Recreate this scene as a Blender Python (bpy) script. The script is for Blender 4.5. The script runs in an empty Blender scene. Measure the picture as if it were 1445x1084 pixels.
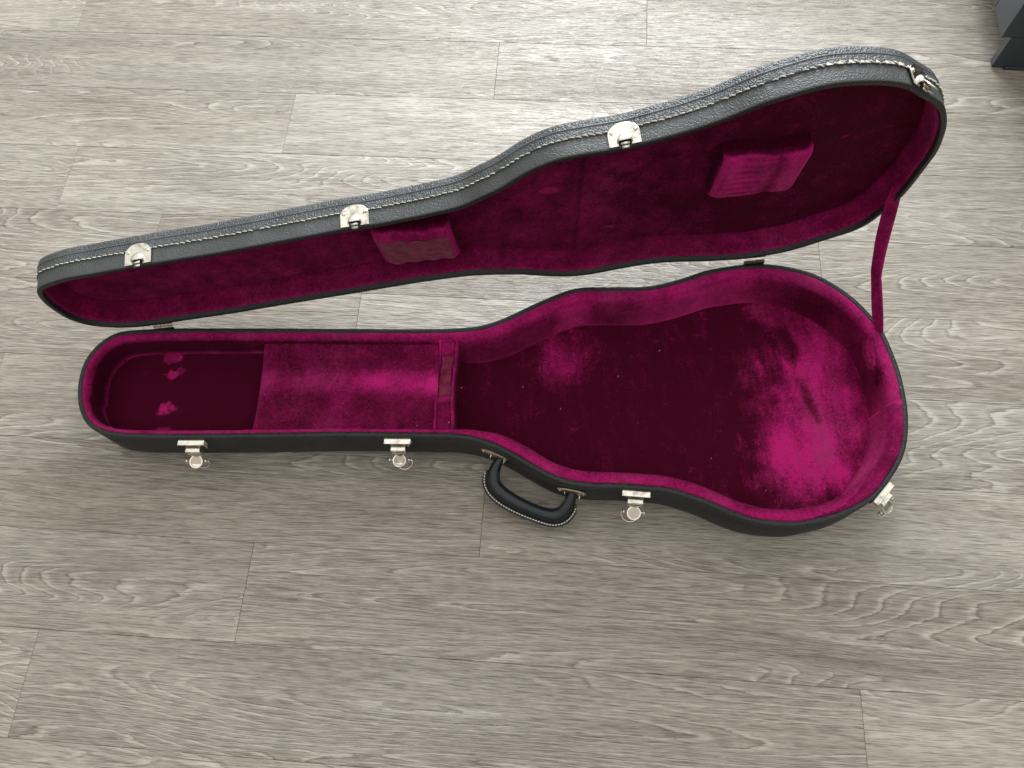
import bpy, bmesh, math, random
import numpy as np
from mathutils import Matrix, Vector
random.seed(7); rng=np.random.default_rng(5)
S=bpy.context.scene
# ------------------------------------------------------------------ camera
cd=bpy.data.cameras.new('camera'); co=bpy.data.objects.new('camera',cd); S.collection.objects.link(co)
R=Matrix([[0.9968042779774539, -0.051861814242611964, 0.06075840377521144], [0.07149452717015597, 0.9184804539783841, -0.388950110225434], [-0.035633747916303256, 0.39205102714203705, 0.9192530816517892]])
co.matrix_world=Matrix.Translation((0,0,0.99438))@R.to_4x4()
cd.sensor_width=36; cd.lens=27.543; cd.clip_start=.02; cd.clip_end=60
S.camera=co
S.render.resolution_x=1024; S.render.resolution_y=768
# ------------------------------------------------------------------ light: the room and its window
w=bpy.data.worlds.new('World'); S.world=w; w.use_nodes=True
wt=w.node_tree; bgn=wt.nodes['Background']   # pale room: bright ceiling and window wall, dimmer room behind the photographer
tc=wt.nodes.new('ShaderNodeTexCoord'); sp=wt.nodes.new('ShaderNodeSeparateXYZ'); wt.links.new(tc.outputs['Generated'],sp.inputs[0])
def wm(op,a,b,c=0.0):
    x=wt.nodes.new('ShaderNodeMath'); x.operation=op
    for i,v in enumerate((a,b,c)):
        if isinstance(v,bpy.types.NodeSocket): wt.links.new(v,x.inputs[i])
        else: x.inputs[i].default_value=v
    return x.outputs[0]
up_=wm('MAXIMUM',sp.outputs[2],0.0); lum=wm('MULTIPLY_ADD',wm('POWER',up_,1.3),.88,.22); lum=wm('MULTIPLY_ADD',sp.outputs[1],.12,lum); lum=wm('MULTIPLY_ADD',wm('POWER',wm('MAXIMUM',sp.outputs[1],0.0),2.0),.46,lum)
bgn.inputs[0].default_value=(.97,.945,.885,1); wt.links.new(lum,bgn.inputs[1])
def area(name,loc,target,sx,sy,power,col):
    l=bpy.data.lights.new(name,'AREA'); l.shape='RECTANGLE'; l.size=sx; l.size_y=sy; l.energy=power; l.color=col
    o=bpy.data.objects.new(name,l); S.collection.objects.link(o); o.location=loc
    o.rotation_euler=(Vector(target)-Vector(loc)).to_track_quat('-Z','Y').to_euler(); return o
area('window_light',(.12,2.45,1.42),(.05,.5,0),1.5,1.25,66,(.88,.95,1.0))
S.view_settings.view_transform='Standard'; S.view_settings.look='None'; S.view_settings.exposure=.12; S.view_settings.gamma=1
S.render.engine='CYCLES'
# ------------------------------------------------------------------ materials
class NT:
    def __init__(s,name):
        s.m=bpy.data.materials.new(name); s.m.use_nodes=True; s.t=s.m.node_tree; s.b=s.t.nodes['Principled BSDF']
    def n(s,ty,**k):
        x=s.t.nodes.new(ty)
        for a,b in k.items():
            if a.startswith('_'): setattr(x,a[1:],b)
            else: s.set(x,a.replace('__',' '),b)
        return x
    def set(s,x,i,v):
        if isinstance(i,str) and i.startswith('i') and i[1:].isdigit(): i=int(i[1:])
        if isinstance(v,bpy.types.NodeSocket): s.t.links.new(v,x.inputs[i])
        else: x.inputs[i].default_value=v
    def B(s,i,v): s.set(s.b,i,v)
    def math(s,op,a,b=0.0,c=0.0,clamp=False):
        x=s.t.nodes.new('ShaderNodeMath'); x.operation=op; x.use_clamp=clamp
        for i,v in enumerate((a,b,c)): s.set(x,i,v)
        return x.outputs[0]
    def mapping(s,v,scale,loc=(0,0,0)):
        x=s.n('ShaderNodeMapping'); s.set(x,'Vector',v); x.inputs['Scale'].default_value=scale
        if isinstance(loc,bpy.types.NodeSocket): s.t.links.new(loc,x.inputs['Location'])
        else: x.inputs['Location'].default_value=loc
        return x.outputs[0]
    def noise(s,v,scale=1,detail=2,rough=.5,dist=0):
        x=s.n('ShaderNodeTexNoise'); s.set(x,'Vector',v); s.set(x,'Scale',scale); s.set(x,'Detail',detail); s.set(x,'Roughness',rough); s.set(x,'Distortion',dist)
        return x.outputs[0]
    def ramp(s,v,pts,interp='LINEAR'):
        x=s.n('ShaderNodeValToRGB'); s.set(x,0,v); r=x.color_ramp; r.interpolation=interp
        while len(r.elements)<len(pts): r.elements.new(.5)
        for e,(p,c) in zip(r.elements,pts): e.position=p; e.color=(c,c,c,1) if not isinstance(c,tuple) else (*c,1)
        return x.outputs[0]
    def mix(s,f,a,b,blend='MIX'):
        x=s.n('ShaderNodeMix'); x.data_type='RGBA'; x.blend_type=blend
        s.set(x,0,f); s.set(x,6,a if isinstance(a,bpy.types.NodeSocket) else (*a,1)); s.set(x,7,b if isinstance(b,bpy.types.NodeSocket) else (*b,1)); return x.outputs[2]
    def bump(s,h,dist,strength=1,normal=None):
        x=s.n('ShaderNodeBump'); s.set(x,'Height',h); s.set(x,'Distance',dist); s.set(x,'Strength',strength)
        if normal is not None: s.set(x,'Normal',normal)
        return x.outputs[0]
    def obj(s): return s.n('ShaderNodeTexCoord').outputs['Object']

def mat_wood():
    t=NT('grey_oak_vinyl'); o=t.obj(); oi=t.n('ShaderNodeObjectInfo').outputs['Random']
    off=t.n('ShaderNodeCombineXYZ'); t.set(off,0,t.math('MULTIPLY',oi,37.0)); t.set(off,1,t.math('MULTIPLY',oi,91.0)); t.set(off,2,t.math('MULTIPLY',oi,11.0))
    v=t.n('ShaderNodeVectorMath',_operation='ADD'); t.set(v,0,o); t.set(v,1,off.outputs[0]); v=v.outputs[0]
    # slow field whose contour lines are the year rings
    f1=t.noise(t.mapping(v,(1.2,9.5,1)),1,1.5,.42,.25)
    wob=t.noise(t.mapping(v,(26,90,1)),1,3,.6)
    ph=t.math('ADD',t.math('MULTIPLY',f1,42.0),t.math('MULTIPLY',wob,.75))
    ring=t.math('FRACT',ph)
    ringl=t.ramp(ring,[(0,.10),(.15,.55),(.45,.40),(.70,.55),(.86,.95),(.95,.8),(1,.10)])
    rmask=t.ramp(t.noise(t.mapping(v,(1.3,12,1)),1,2,.5),[(.40,.12),(.56,1.0)])
    sep=t.n('ShaderNodeSeparateXYZ'); t.set(sep,0,v)
    y2=t.math('ADD',sep.outputs[1],t.math('MULTIPLY',f1,.05))
    cv=t.n('ShaderNodeCombineXYZ'); t.set(cv,0,sep.outputs[0]); t.set(cv,1,y2); t.set(cv,2,sep.outputs[2]); cv=cv.outputs[0]
    fib=t.noise(t.mapping(cv,(30,900,1)),1,2,.68)
    fib2=t.noise(t.mapping(cv,(4.5,150,1)),1,3,.62)
    fib3=t.noise(t.mapping(cv,(60,330,1)),1,2,.7)
    pore=t.ramp(t.noise(t.mapping(cv,(30,640,1)),1,1,.5),[(.33,0.0),(.43,1.0)])
    crack=t.ramp(t.noise(t.mapping(cv,(5,190,1)),1,4,.7,.3),[(.27,0.0),(.36,1.0)])
    blot=t.noise(t.mapping(v,(2.2,11,1)),1,3,.55)
    blot2=t.noise(t.mapping(v,(7,24,1)),1,3,.6)
    dark=(.158,.128,.100); mid=(.352,.313,.266); lite=(.575,.532,.468)
    def term(x,k): return t.math('MULTIPLY',t.math('SUBTRACT',x,.5),k)
    g=t.math('ADD',term(fib,1.1),term(fib2,.55)); g=t.math('ADD',g,term(fib3,.45))
    g=t.math('ADD',g,t.math('MULTIPLY',t.math('SUBTRACT',ringl,.5),t.math('MULTIPLY',rmask,.66)))
    g=t.math('ADD',g,term(blot,.75)); g=t.math('ADD',g,term(blot2,.16)); g=t.math('ADD',g,term(oi,.20)); g=t.math('ADD',g,.5)
    col=t.ramp(g,[(.05,dark),(.5,mid),(.95,lite)])
    tint=t.noise(t.mapping(v,(1.2,6,1)),1,2,.5)
    col=t.mix(t.ramp(tint,[(.4,0.0),(.7,.35)]),col,t.mix(1.0,col,(1.03,.97,.94),'MULTIPLY'))
    col=t.mix(t.math('MULTIPLY',t.math('SUBTRACT',1.0,pore),.42),col,(.13,.11,.09))
    col=t.mix(t.math('MULTIPLY',t.math('SUBTRACT',1.0,crack),.40),col,(.12,.10,.085))
    t.B('Base Color',col)
    h=t.math('ADD',t.math('MULTIPLY',fib,.7),t.math('ADD',t.math('MULTIPLY',ringl,t.math('MULTIPLY',rmask,.35)),t.math('MULTIPLY',pore,.35)))
    h=t.math('ADD',h,t.math('MULTIPLY',fib3,.5))
    t.B('Roughness',t.ramp(fib2,[(.3,.29),(.7,.39)])); t.B('Normal',t.bump(h,.0011,.85)); t.B('Specular IOR Level',.6)
    return t.m
def mat_vinyl(name='black_vinyl',peb=1.0,col=(.052,.058,.064),rough=.36):
    t=NT(name); o=t.obj()
    x=t.n('ShaderNodeTexVoronoi'); x.feature='SMOOTH_F1'; t.set(x,'Vector',o); t.set(x,'Scale',620.0); 
    big=t.noise(o,300,2,.5)
    h=t.math('ADD',t.math('MULTIPLY',x.outputs['Distance'],-1.0),t.math('MULTIPLY',big,.8))
    t.B('Normal',t.bump(h,.0013*peb,1.0))
    wear=t.noise(o,22,4,.6)
    t.B('Base Color',t.ramp(wear,[(.35,col),(.7,tuple(c*1.7+.004 for c in col))]))
    t.B('Roughness',t.ramp(wear,[(.3,rough-.06),(.7,rough+.08)])); t.B('Specular IOR Level',.85)
    return t.m
def mat_velvet(name='magenta_velvet',streak=.22,gr=.40):
    t=NT(name); o=t.obj()
    a=t.n('ShaderNodeAttribute'); a.attribute_name='pile'; pile=a.outputs['Fac']
    n1=t.noise(o,34,5,.62,.4); n2=t.noise(o,260,3,.7); n3=t.noise(t.mapping(o,(60,10,10)),1,5,.68,.5); grain=t.math('MULTIPLY_ADD',t.math('SUBTRACT',t.noise(o,620,1,.8),.5),1.5,t.noise(o,1300,1,.8))
    # mask = vertex wear, painted highlights and shade + noise, sharpened by the fine grain
    m=t.math('ADD',pile,t.math('ADD',t.math('MULTIPLY',t.math('SUBTRACT',n1,.5),.80),t.math('MULTIPLY',t.math('SUBTRACT',n3,.5),streak)))
    m=t.math('ADD',m,t.math('MULTIPLY',t.math('SUBTRACT',n2,.5),.75))
    m=t.math('ADD',m,t.math('MULTIPLY',t.math('SUBTRACT',grain,.5),gr))
    mask=t.ramp(m,[(.05,0.0),(.45,.27),(1.05,1.0)])
    col=t.mix(mask,(.074,.0004,.0175),(.66,.018,.230))
    dull=t.ramp(t.noise(t.mapping(o,(14,7,7)),1,3,.6),[(.50,0.0),(.66,.55)])
    col=t.mix(t.math('MULTIPLY',dull,mask),col,(.34,.048,.150))
    t.B('Base Color',col)
    t.B('Roughness',.85); t.B('Specular IOR Level',.12)
    t.B('Sheen Weight',t.math('ADD',.06,t.math('MULTIPLY',mask,.34))); t.B('Sheen Roughness',.38); t.B('Sheen Tint',(1.0,.24,.60,1))
    t.B('Normal',t.bump(t.math('ADD',t.math('MULTIPLY',n2,.5),grain),.0009,.55))
    return t.m
def mat_bald():
    t=NT('worn_pile_backing'); o=t.obj()
    a=t.n('ShaderNodeAttribute'); a.attribute_name='pile'
    n=t.noise(o,120,4,.6); wv=t.noise(t.mapping(o,(60,500,500)),1,2,.5)
    m=t.ramp(t.math('ADD',n,t.math('MULTIPLY',t.math('SUBTRACT',wv,.5),.5)),[(.3,0.0),(.7,1.0)])
    t.B('Base Color',t.mix(m,(.15,.015,.045),(.30,.040,.095))); t.B('Roughness',.9); t.B('Specular IOR Level',.1)
    t.B('Sheen Weight',.15); t.B('Normal',t.bump(wv,.0004,.6)); return t.m
def mat_metal(name,col,rough,bumpy=.00015):
    t=NT(name); o=t.obj(); n=t.noise(o,160,4,.6); n2=t.noise(o,40,3,.5)
    t.B('Metallic',1.0); t.B('Base Color',t.ramp(t.math('ADD',t.math('MULTIPLY',n2,.5),t.math('MULTIPLY',n,.5)),[(.36,tuple(c*.55 for c in col)),(.5,col)])); t.B('Roughness',t.ramp(n,[(.3,rough*.75),(.7,rough*1.3)]))
    t.B('Normal',t.bump(n,bumpy,.5)); return t.m
def mat_plain(name,col,rough,spec=.5,var=.15,sc=60):
    t=NT(name); n=t.noise(t.obj(),sc,4,.6)
    t.B('Base Color',t.ramp(n,[(.3,tuple(c*(1-var) for c in col)),(.7,tuple(c*(1+var) for c in col))])); t.B('Roughness',rough); t.B('Specular IOR Level',spec)
    t.B('Normal',t.bump(n,.0002,.4)); return t.m
WOOD=mat_wood(); VINYL=mat_vinyl(rough=.42); VINYLD=mat_vinyl('shaded_vinyl',.6,(.011,.013,.0145),.46); VINYLD.node_tree.nodes['Principled BSDF'].inputs['Specular IOR Level'].default_value=.5; VINYLS=mat_vinyl('smooth_black_vinyl',.45,(.042,.047,.050),.45); VELVET=mat_velvet(); NAPPED=mat_velvet('brushed_velvet',.95,.70); BALD=mat_bald()  # VINYLD: darker vinyl copy with shade in its colour; lid copies paler for window light
NICKEL=mat_metal('aged_nickel',(.92,.89,.80),.20); BRONZE=mat_metal('dull_bronze_hinge',(.16,.12,.085),.45); BRASS=mat_metal('worn_brass_plate',(.62,.50,.38),.35)
PIPE=mat_vinyl('vinyl_piping',.3,(.075,.080,.088),.24)
NICKELD=mat_metal('dark_reflection_nickel',(.50,.45,.37),.28)  # darker nickel copy: floor reflection put into the colour
THREAD=mat_plain('cream_thread',(.86,.82,.70),.8,.2); LEATHER=mat_plain('handle_leather',(.011,.015,.019),.27,.5,.25,90)
SLATE=mat_plain('slate_cabinet_laminate',(.030,.040,.052),.33,.75,.06,30); SUB=mat_plain('subfloor_dark',(.05,.045,.04),.9,.2)
# ------------------------------------------------------------------ mesh helpers
def newobj(name,verts,faces,mat,parent=None,smooth=True,pile=None):
    me=bpy.data.meshes.new(name); me.from_pydata([tuple(map(float,v)) for v in verts],[],faces); me.update()
    if smooth: me.polygons.foreach_set('use_smooth',[True]*len(me.polygons))
    me.materials.append(mat)
    if pile is not None:
        a=me.attributes.new('pile','FLOAT','POINT'); a.data.foreach_set('value',np.asarray(pile,dtype=np.float32))
    o=bpy.data.objects.new(name,me); S.collection.objects.link(o)
    if parent is not None: o.parent=parent
    return o
def fix_normals(o):
    bm=bmesh.new(); bm.from_mesh(o.data); bmesh.ops.recalc_face_normals(bm,faces=bm.faces); bm.to_mesh(o.data); bm.free()
def bevel(o,w,seg=2):
    m=o.modifiers.new('bevel','BEVEL'); m.width=w; m.segments=seg; m.limit_method='ANGLE'; m.angle_limit=math.radians(35)
class MB:
    def __init__(s): s.v=[]; s.f=[]
    def add(s,v,f):
        b=len(s.v); s.v+= [tuple(x) for x in v]; s.f+=[tuple(i+b for i in q) for q in f]
    def box(s,c,d,M=None):
        v=[Vector((c[0]+sx*d[0]/2,c[1]+sy*d[1]/2,c[2]+sz*d[2]/2)) for sz in(-1,1) for sy in(-1,1) for sx in(-1,1)]
        if M is not None: v=[M@q for q in v]
        s.add(v,[(0,2,3,1),(4,5,7,6),(0,1,5,4),(2,6,7,3),(0,4,6,2),(1,3,7,5)])
    def prism(s,poly,z0,z1,M=None):
        # poly: list of 2D, extruded along local z
        n=len(poly); v=[Vector((p[0],p[1],z0)) for p in poly]+[Vector((p[0],p[1],z1)) for p in poly]
        if M is not None: v=[M@q for q in v]
        f=[tuple(range(n-1,-1,-1)),tuple(range(n,2*n))]+[(i,(i+1)%n,n+(i+1)%n,n+i) for i in range(n)]
        s.add(v,f)
    def tube(s,pts,r,seg=8,closed=False,rr=None):
        pts=[Vector(p) for p in pts]; n=len(pts); v=[];prev=None
        for i,p in enumerate(pts):
            a=pts[(i-1)%n] if (closed or i>0) else p; b=pts[(i+1)%n] if (closed or i<n-1) else p
            t=(b-a).normalized(); up=Vector((0,0,1)) if prev is None else prev
            if abs(t.dot(up))>.95 and prev is None: up=Vector((1,0,0))
            x=(up-t*up.dot(t)).normalized(); prev=x; y=t.cross(x); r_=r if rr is None else rr[i]
            for k in range(seg):
                an=2*math.pi*k/seg; v.append(p+x*math.cos(an)*r_+y*math.sin(an)*r_)
        f=[]
        for i in range(n if closed else n-1):
            for k in range(seg):
                j=(i+1)%n; f.append((i*seg+k,i*seg+(k+1)%seg,j*seg+(k+1)%seg,j*seg+k))
        if not closed: f+=[tuple(range(seg-1,-1,-1)),tuple((n-1)*seg+k for k in range(seg))]
        s.add(v,f)
    def ball(s,c,r,sx=1,sy=1,sz=1,M=None,nu=10,nv=6):
        v=[];f=[]
        for i in range(nv+1):
            th=math.pi*i/nv
            for k in range(nu):
                ph=2*math.pi*k/nu; q=Vector((c[0]+r*sx*math.sin(th)*math.cos(ph),c[1]+r*sy*math.sin(th)*math.sin(ph),c[2]+r*sz*math.cos(th)))
                v.append(M@q if M is not None else q)
        for i in range(nv):
            for k in range(nu): f.append((i*nu+k,i*nu+(k+1)%nu,(i+1)*nu+(k+1)%nu,(i+1)*nu+k))
        s.add(v,f)
    def build(s,name,mat,parent=None,smooth=False,bev=0,pile=None,T=None):
        v=s.v if T is None else [T(q) for q in s.v]
        o=newobj(name,v,s.f,mat,parent,smooth,pile if pile is None else [pile]*len(v)); fix_normals(o)
        if bev: bevel(o,bev)
        return o
def tag(o,**k):
    for a,b in k.items(): o[a]=b
    return o
# periodic value noise for wear masks
def vnoise(x,y,seed,freq):
    r=np.random.default_rng(seed).random((64,64)); x=np.asarray(x)*freq+100; y=np.asarray(y)*freq+100
    xi=np.floor(x).astype(int); yi=np.floor(y).astype(int); fx=x-xi; fy=y-yi; fx=fx*fx*(3-2*fx); fy=fy*fy*(3-2*fy)
    g=lambda i,j: r[(xi+i)%64,(yi+j)%64]
    return (g(0,0)*(1-fx)+g(1,0)*fx)*(1-fy)+(g(0,1)*(1-fx)+g(1,1)*fx)*fy
def fbm(x,y,seed,freq): return vnoise(x,y,seed,freq)*.5+vnoise(x,y,seed+1,freq*2.1)*.3+vnoise(x,y,seed+2,freq*4.3)*.2
def blob(x,y,cx,cy,rx,ry,ang=0,soft=.25,amp=1,seed=1,rag=.5,freq=45):
    c,s=math.cos(math.radians(ang)),math.sin(math.radians(ang)); dx=x-cx; dy=y-cy
    d=np.sqrt(((dx*c+dy*s)/rx)**2+((-dx*s+dy*c)/ry)**2)+(fbm(x,y,seed,freq)-.5)*rag
    return amp*np.clip((1-d)/soft+.5,0,1)

# ------------------------------------------------------------------ floor: planks over a dark base
W=.123861; Y0=1.0481; PL=.9972; GAP=.0003
seam={-1:-.8811,0:-.132,1:-.462,2:-.80,3:-.6287,4:-.2962,5:-.80,6:-.0902,7:-.381,8:-.6294,9:-.20}
x0,x1,ya,yb=-2.15,2.15,-1.35,3.35
fl=newobj('floor',[(x0,ya,-.004),(x1,ya,-.004),(x1,yb,-.004),(x0,yb,-.004)],[(0,1,2,3)],SUB,None,False); tag(fl,kind='structure')
pm=bpy.data.meshes.new('plank')
b=.0004; hx,hy=PL/2-GAP/2,W/2-GAP/2; T=0.0
vv=[(-hx,-hy,-.0035),(hx,-hy,-.0035),(hx,hy,-.0035),(-hx,hy,-.0035),(-hx,-hy,-b),(hx,-hy,-b),(hx,hy,-b),(-hx,hy,-b),(-hx+b,-hy+b,0),(hx-b,-hy+b,0),(hx-b,hy-b,0),(-hx+b,hy-b,0)]
pm.from_pydata(vv,[],[(3,2,1,0),(0,1,5,4),(1,2,6,5),(2,3,7,6),(3,0,4,7),(4,5,9,8),(5,6,10,9),(6,7,11,10),(7,4,8,11),(8,9,10,11)]); pm.materials.append(WOOD); pm.update()
rnd=random.Random(3)
for r in range(-19,21):
    sx=seam.get(r, -.9+.37*((r*7)%5)); yc=Y0-r*W-W/2
    if yc<ya-.05 or yc>yb+.05: continue
    k0=math.floor((-2.9-sx)/PL)
    for k in range(k0,k0+7):
        xc=sx+PL*(k+.5)
        if xc<-2.75 or xc>2.75: continue
        o=bpy.data.objects.new('plank',pm); S.collection.objects.link(o); o.parent=fl; o.location=(xc,yc,rnd.uniform(-.00012,.00012))

# ------------------------------------------------------------------ guitar case
BASE= [(-0.1045, -0.0968), (-0.1068, -0.0745), (-0.1049, -0.0525), (-0.0973, -0.0317), (-0.083, -0.0149), (-0.0637, -0.0042), (-0.0416, -0.0025), (-0.0193, -0.0038), (0.0031, -0.0056), (0.0254, -0.0079), (0.0477, -0.0106), (0.0699, -0.0133), (0.0922, -0.016), (0.1144, -0.0188), (0.1367, -0.0215), (0.1589, -0.0242), (0.1812, -0.0271), (0.2034, -0.03), (0.2257, -0.0329), (0.2479, -0.0357), (0.2701, -0.0386), (0.2924, -0.0415), (0.3146, -0.0444), (0.3369, -0.0472), (0.3592, -0.0496), (0.3815, -0.0517), (0.4039, -0.053), (0.4262, -0.052), (0.448, -0.0472), (0.4691, -0.0397), (0.49, -0.0314), (0.511, -0.0238), (0.5323, -0.0168), (0.5542, -0.0124), (0.5764, -0.013), (0.5986, -0.0158), (0.6209, -0.0183), (0.6432, -0.0207), (0.6655, -0.0198), (0.6876, -0.0164), (0.7095, -0.0116), (0.7314, -0.0065), (0.7536, -0.0044), (0.776, -0.0036), (0.7984, -0.0045), (0.8204, -0.0084), (0.8418, -0.0149), (0.8623, -0.0239), (0.8809, -0.036), (0.8972, -0.0514), (0.9115, -0.0685), (0.9231, -0.0876), (0.9325, -0.1079), (0.9385, -0.1293), (0.9408, -0.1516), (0.942, -0.174), (0.9411, -0.1963), (0.9386, -0.2186), (0.9344, -0.2406), (0.9277, -0.2619), (0.9185, -0.2823), (0.9057, -0.3006), (0.8902, -0.3167), (0.8736, -0.3318), (0.8544, -0.3432), (0.8335, -0.3511), (0.8118, -0.3564), (0.7895, -0.3591), (0.7672, -0.36), (0.745, -0.357), (0.7233, -0.3518), (0.7026, -0.3433), (0.6832, -0.3322), (0.6639, -0.3206), (0.6439, -0.3106), (0.6232, -0.3021), (0.6014, -0.2974), (0.5793, -0.2931), (0.5572, -0.2898), (0.535, -0.2865), (0.5133, -0.281), (0.4927, -0.2723), (0.4741, -0.26), (0.4564, -0.2462), (0.4385, -0.2327), (0.4196, -0.2207), (0.3993, -0.2114), (0.3779, -0.205), (0.3557, -0.2017), (0.3335, -0.1986), (0.3113, -0.1957), (0.289, -0.1929), (0.2668, -0.19), (0.2445, -0.1872), (0.2222, -0.1848), (0.1999, -0.1826), (0.1776, -0.1805), (0.1553, -0.1782), (0.133, -0.1759), (0.1107, -0.1736), (0.0884, -0.1713), (0.0661, -0.1689), (0.0438, -0.1664), (0.0215, -0.1639), (-0.0008, -0.1612), (-0.023, -0.1583), (-0.0451, -0.1546), (-0.0665, -0.1481), (-0.085, -0.1361), (-0.0976, -0.1179)]
LID= [(-0.0863, -0.1367), (-0.0966, -0.1178), (-0.1016, -0.096), (-0.1025, -0.0737), (-0.101, -0.0517), (-0.0928, -0.0312), (-0.0781, -0.0156), (-0.0579, -0.0067), (-0.0362, -0.0018), (-0.014, -0.002), (0.0083, -0.004), (0.0306, -0.0061), (0.0529, -0.008), (0.0753, -0.0099), (0.0976, -0.0119), (0.1198, -0.0147), (0.142, -0.0178), (0.1641, -0.0208), (0.1864, -0.0235), (0.2086, -0.0262), (0.2308, -0.0289), (0.2531, -0.0315), (0.2753, -0.0342), (0.2975, -0.0372), (0.3197, -0.0401), (0.3419, -0.043), (0.3642, -0.0451), (0.3865, -0.0465), (0.4089, -0.0472), (0.4312, -0.0456), (0.4531, -0.0414), (0.475, -0.0366), (0.4961, -0.0292), (0.5168, -0.0209), (0.5383, -0.0147), (0.5602, -0.0118), (0.5825, -0.0139), (0.6045, -0.018), (0.6265, -0.022), (0.6487, -0.0247), (0.671, -0.0241), (0.6931, -0.021), (0.7151, -0.0167), (0.7371, -0.0128), (0.7594, -0.0105), (0.7817, -0.0087), (0.8038, -0.0106), (0.8259, -0.0142), (0.8469, -0.021), (0.8668, -0.0313), (0.8864, -0.0422), (0.9059, -0.053), (0.9207, -0.0679), (0.929, -0.0885), (0.9344, -0.1102), (0.9386, -0.1321), (0.9395, -0.1544), (0.9387, -0.1768), (0.9376, -0.1991), (0.936, -0.2214), (0.9312, -0.2432), (0.9245, -0.2645), (0.9154, -0.2849), (0.9038, -0.304), (0.8882, -0.3194), (0.87, -0.3324), (0.8518, -0.3453), (0.8313, -0.3538), (0.8095, -0.3585), (0.7873, -0.3608), (0.7651, -0.3598), (0.7435, -0.3541), (0.7223, -0.3469), (0.7022, -0.3374), (0.6828, -0.3263), (0.6623, -0.3174), (0.6412, -0.3098), (0.6197, -0.3036), (0.5981, -0.2977), (0.5761, -0.2943), (0.5538, -0.2924), (0.5316, -0.2896), (0.5106, -0.2825), (0.4916, -0.2709), (0.4746, -0.2564), (0.4571, -0.2425), (0.4383, -0.2305), (0.419, -0.2194), (0.3975, -0.2135), (0.3756, -0.2089), (0.3536, -0.2052), (0.3314, -0.2016), (0.3092, -0.1989), (0.2869, -0.1973), (0.2647, -0.1943), (0.2426, -0.191), (0.2204, -0.1877), (0.1983, -0.1843), (0.1762, -0.181), (0.154, -0.1777), (0.1318, -0.1747), (0.1095, -0.1725), (0.0872, -0.1704), (0.065, -0.1682), (0.0427, -0.1656), (0.0205, -0.1628), (-0.0017, -0.16), (-0.0239, -0.1571), (-0.046, -0.1538), (-0.0672, -0.1469)]
HH=.07683; HZ=.07791; TH=-1.475861
def dense(P,n):
    P=np.array(P); z=P[:,0]+1j*P[:,1]; F=np.fft.fft(z); N=len(z); G=np.zeros(n,complex); h=N//2
    G[:h]=F[:h]; G[-(N-h):]=F[h:]; q=np.fft.ifft(G)*n/N; return np.stack([q.real,q.imag],1)
def orient(P):
    A=np.sum(P[:,0]*np.roll(P[:,1],-1)-P[:,1]*np.roll(P[:,0],-1)); return P if A>0 else P[::-1].copy()
NB=480
BO=orient(dense(BASE,NB)); LO=orient(dense(LID,NB))
def normals(P):     # inward normals of a CCW outline
    d=np.roll(P,-2,0)-np.roll(P,2,0); d/=np.linalg.norm(d,axis=1)[:,None]; return np.stack([-d[:,1],d[:,0]],1)
BN=normals(BO); LN=normals(LO)
def ring(P,Nn,ins,z):
    q=P+Nn*np.asarray(ins).reshape(-1,1) if np.ndim(ins) else P+Nn*ins
    return np.c_[q,np.full(len(P),z) if np.ndim(z)==0 else z]
def loft(name,rings,mat,parent,T=None,cap0=False,cap1=False,pile=None,flip=False):
    n=len(rings[0]); v=np.concatenate(rings); f=[]
    for a in range(len(rings)-1):
        for i in range(n):
            j=(i+1)%n; q=(a*n+i,a*n+j,(a+1)*n+j,(a+1)*n+i); f.append(q[::-1] if flip else q)
    if cap0: f.append(tuple(range(n)))
    if cap1: f.append(tuple((len(rings)-1)*n+i for i in range(n))[::-1])
    if T is not None: v=[T(p) for p in v]
    return newobj(name,v,f,mat,parent,True,pile)
CT,ST=math.cos(TH),math.sin(TH)
def LT(p):          # closed lid -> opened lid, swung about the hinge line
    y,z=p[1],p[2]-HZ; return (p[0],y*CT-z*ST,HZ+y*ST+z*CT)
case=bpy.data.objects.new('guitar_case',None); S.collection.objects.link(case)
case.location=(-.53302,.44784,0); case.rotation_euler=(0,0,.175164)
tag(case,label='open black guitar case with magenta velvet lining lying on the grey wood floor',category='guitar case')

# ---- base shell
r18=[(.0005+.017*(1-math.cos(a)),.0175*(1-math.sin(a))+.0008) for a in np.linspace(0,math.pi/2,7)]
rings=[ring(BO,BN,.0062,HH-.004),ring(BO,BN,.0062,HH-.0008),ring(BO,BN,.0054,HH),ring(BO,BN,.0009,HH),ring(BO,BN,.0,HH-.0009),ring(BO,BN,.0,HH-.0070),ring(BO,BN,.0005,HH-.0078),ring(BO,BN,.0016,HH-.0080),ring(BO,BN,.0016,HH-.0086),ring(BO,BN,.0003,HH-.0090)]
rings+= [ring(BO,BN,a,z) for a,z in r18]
shell=loft('base_shell',rings,VINYLD,case,cap1=True); fix_normals(shell)
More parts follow.
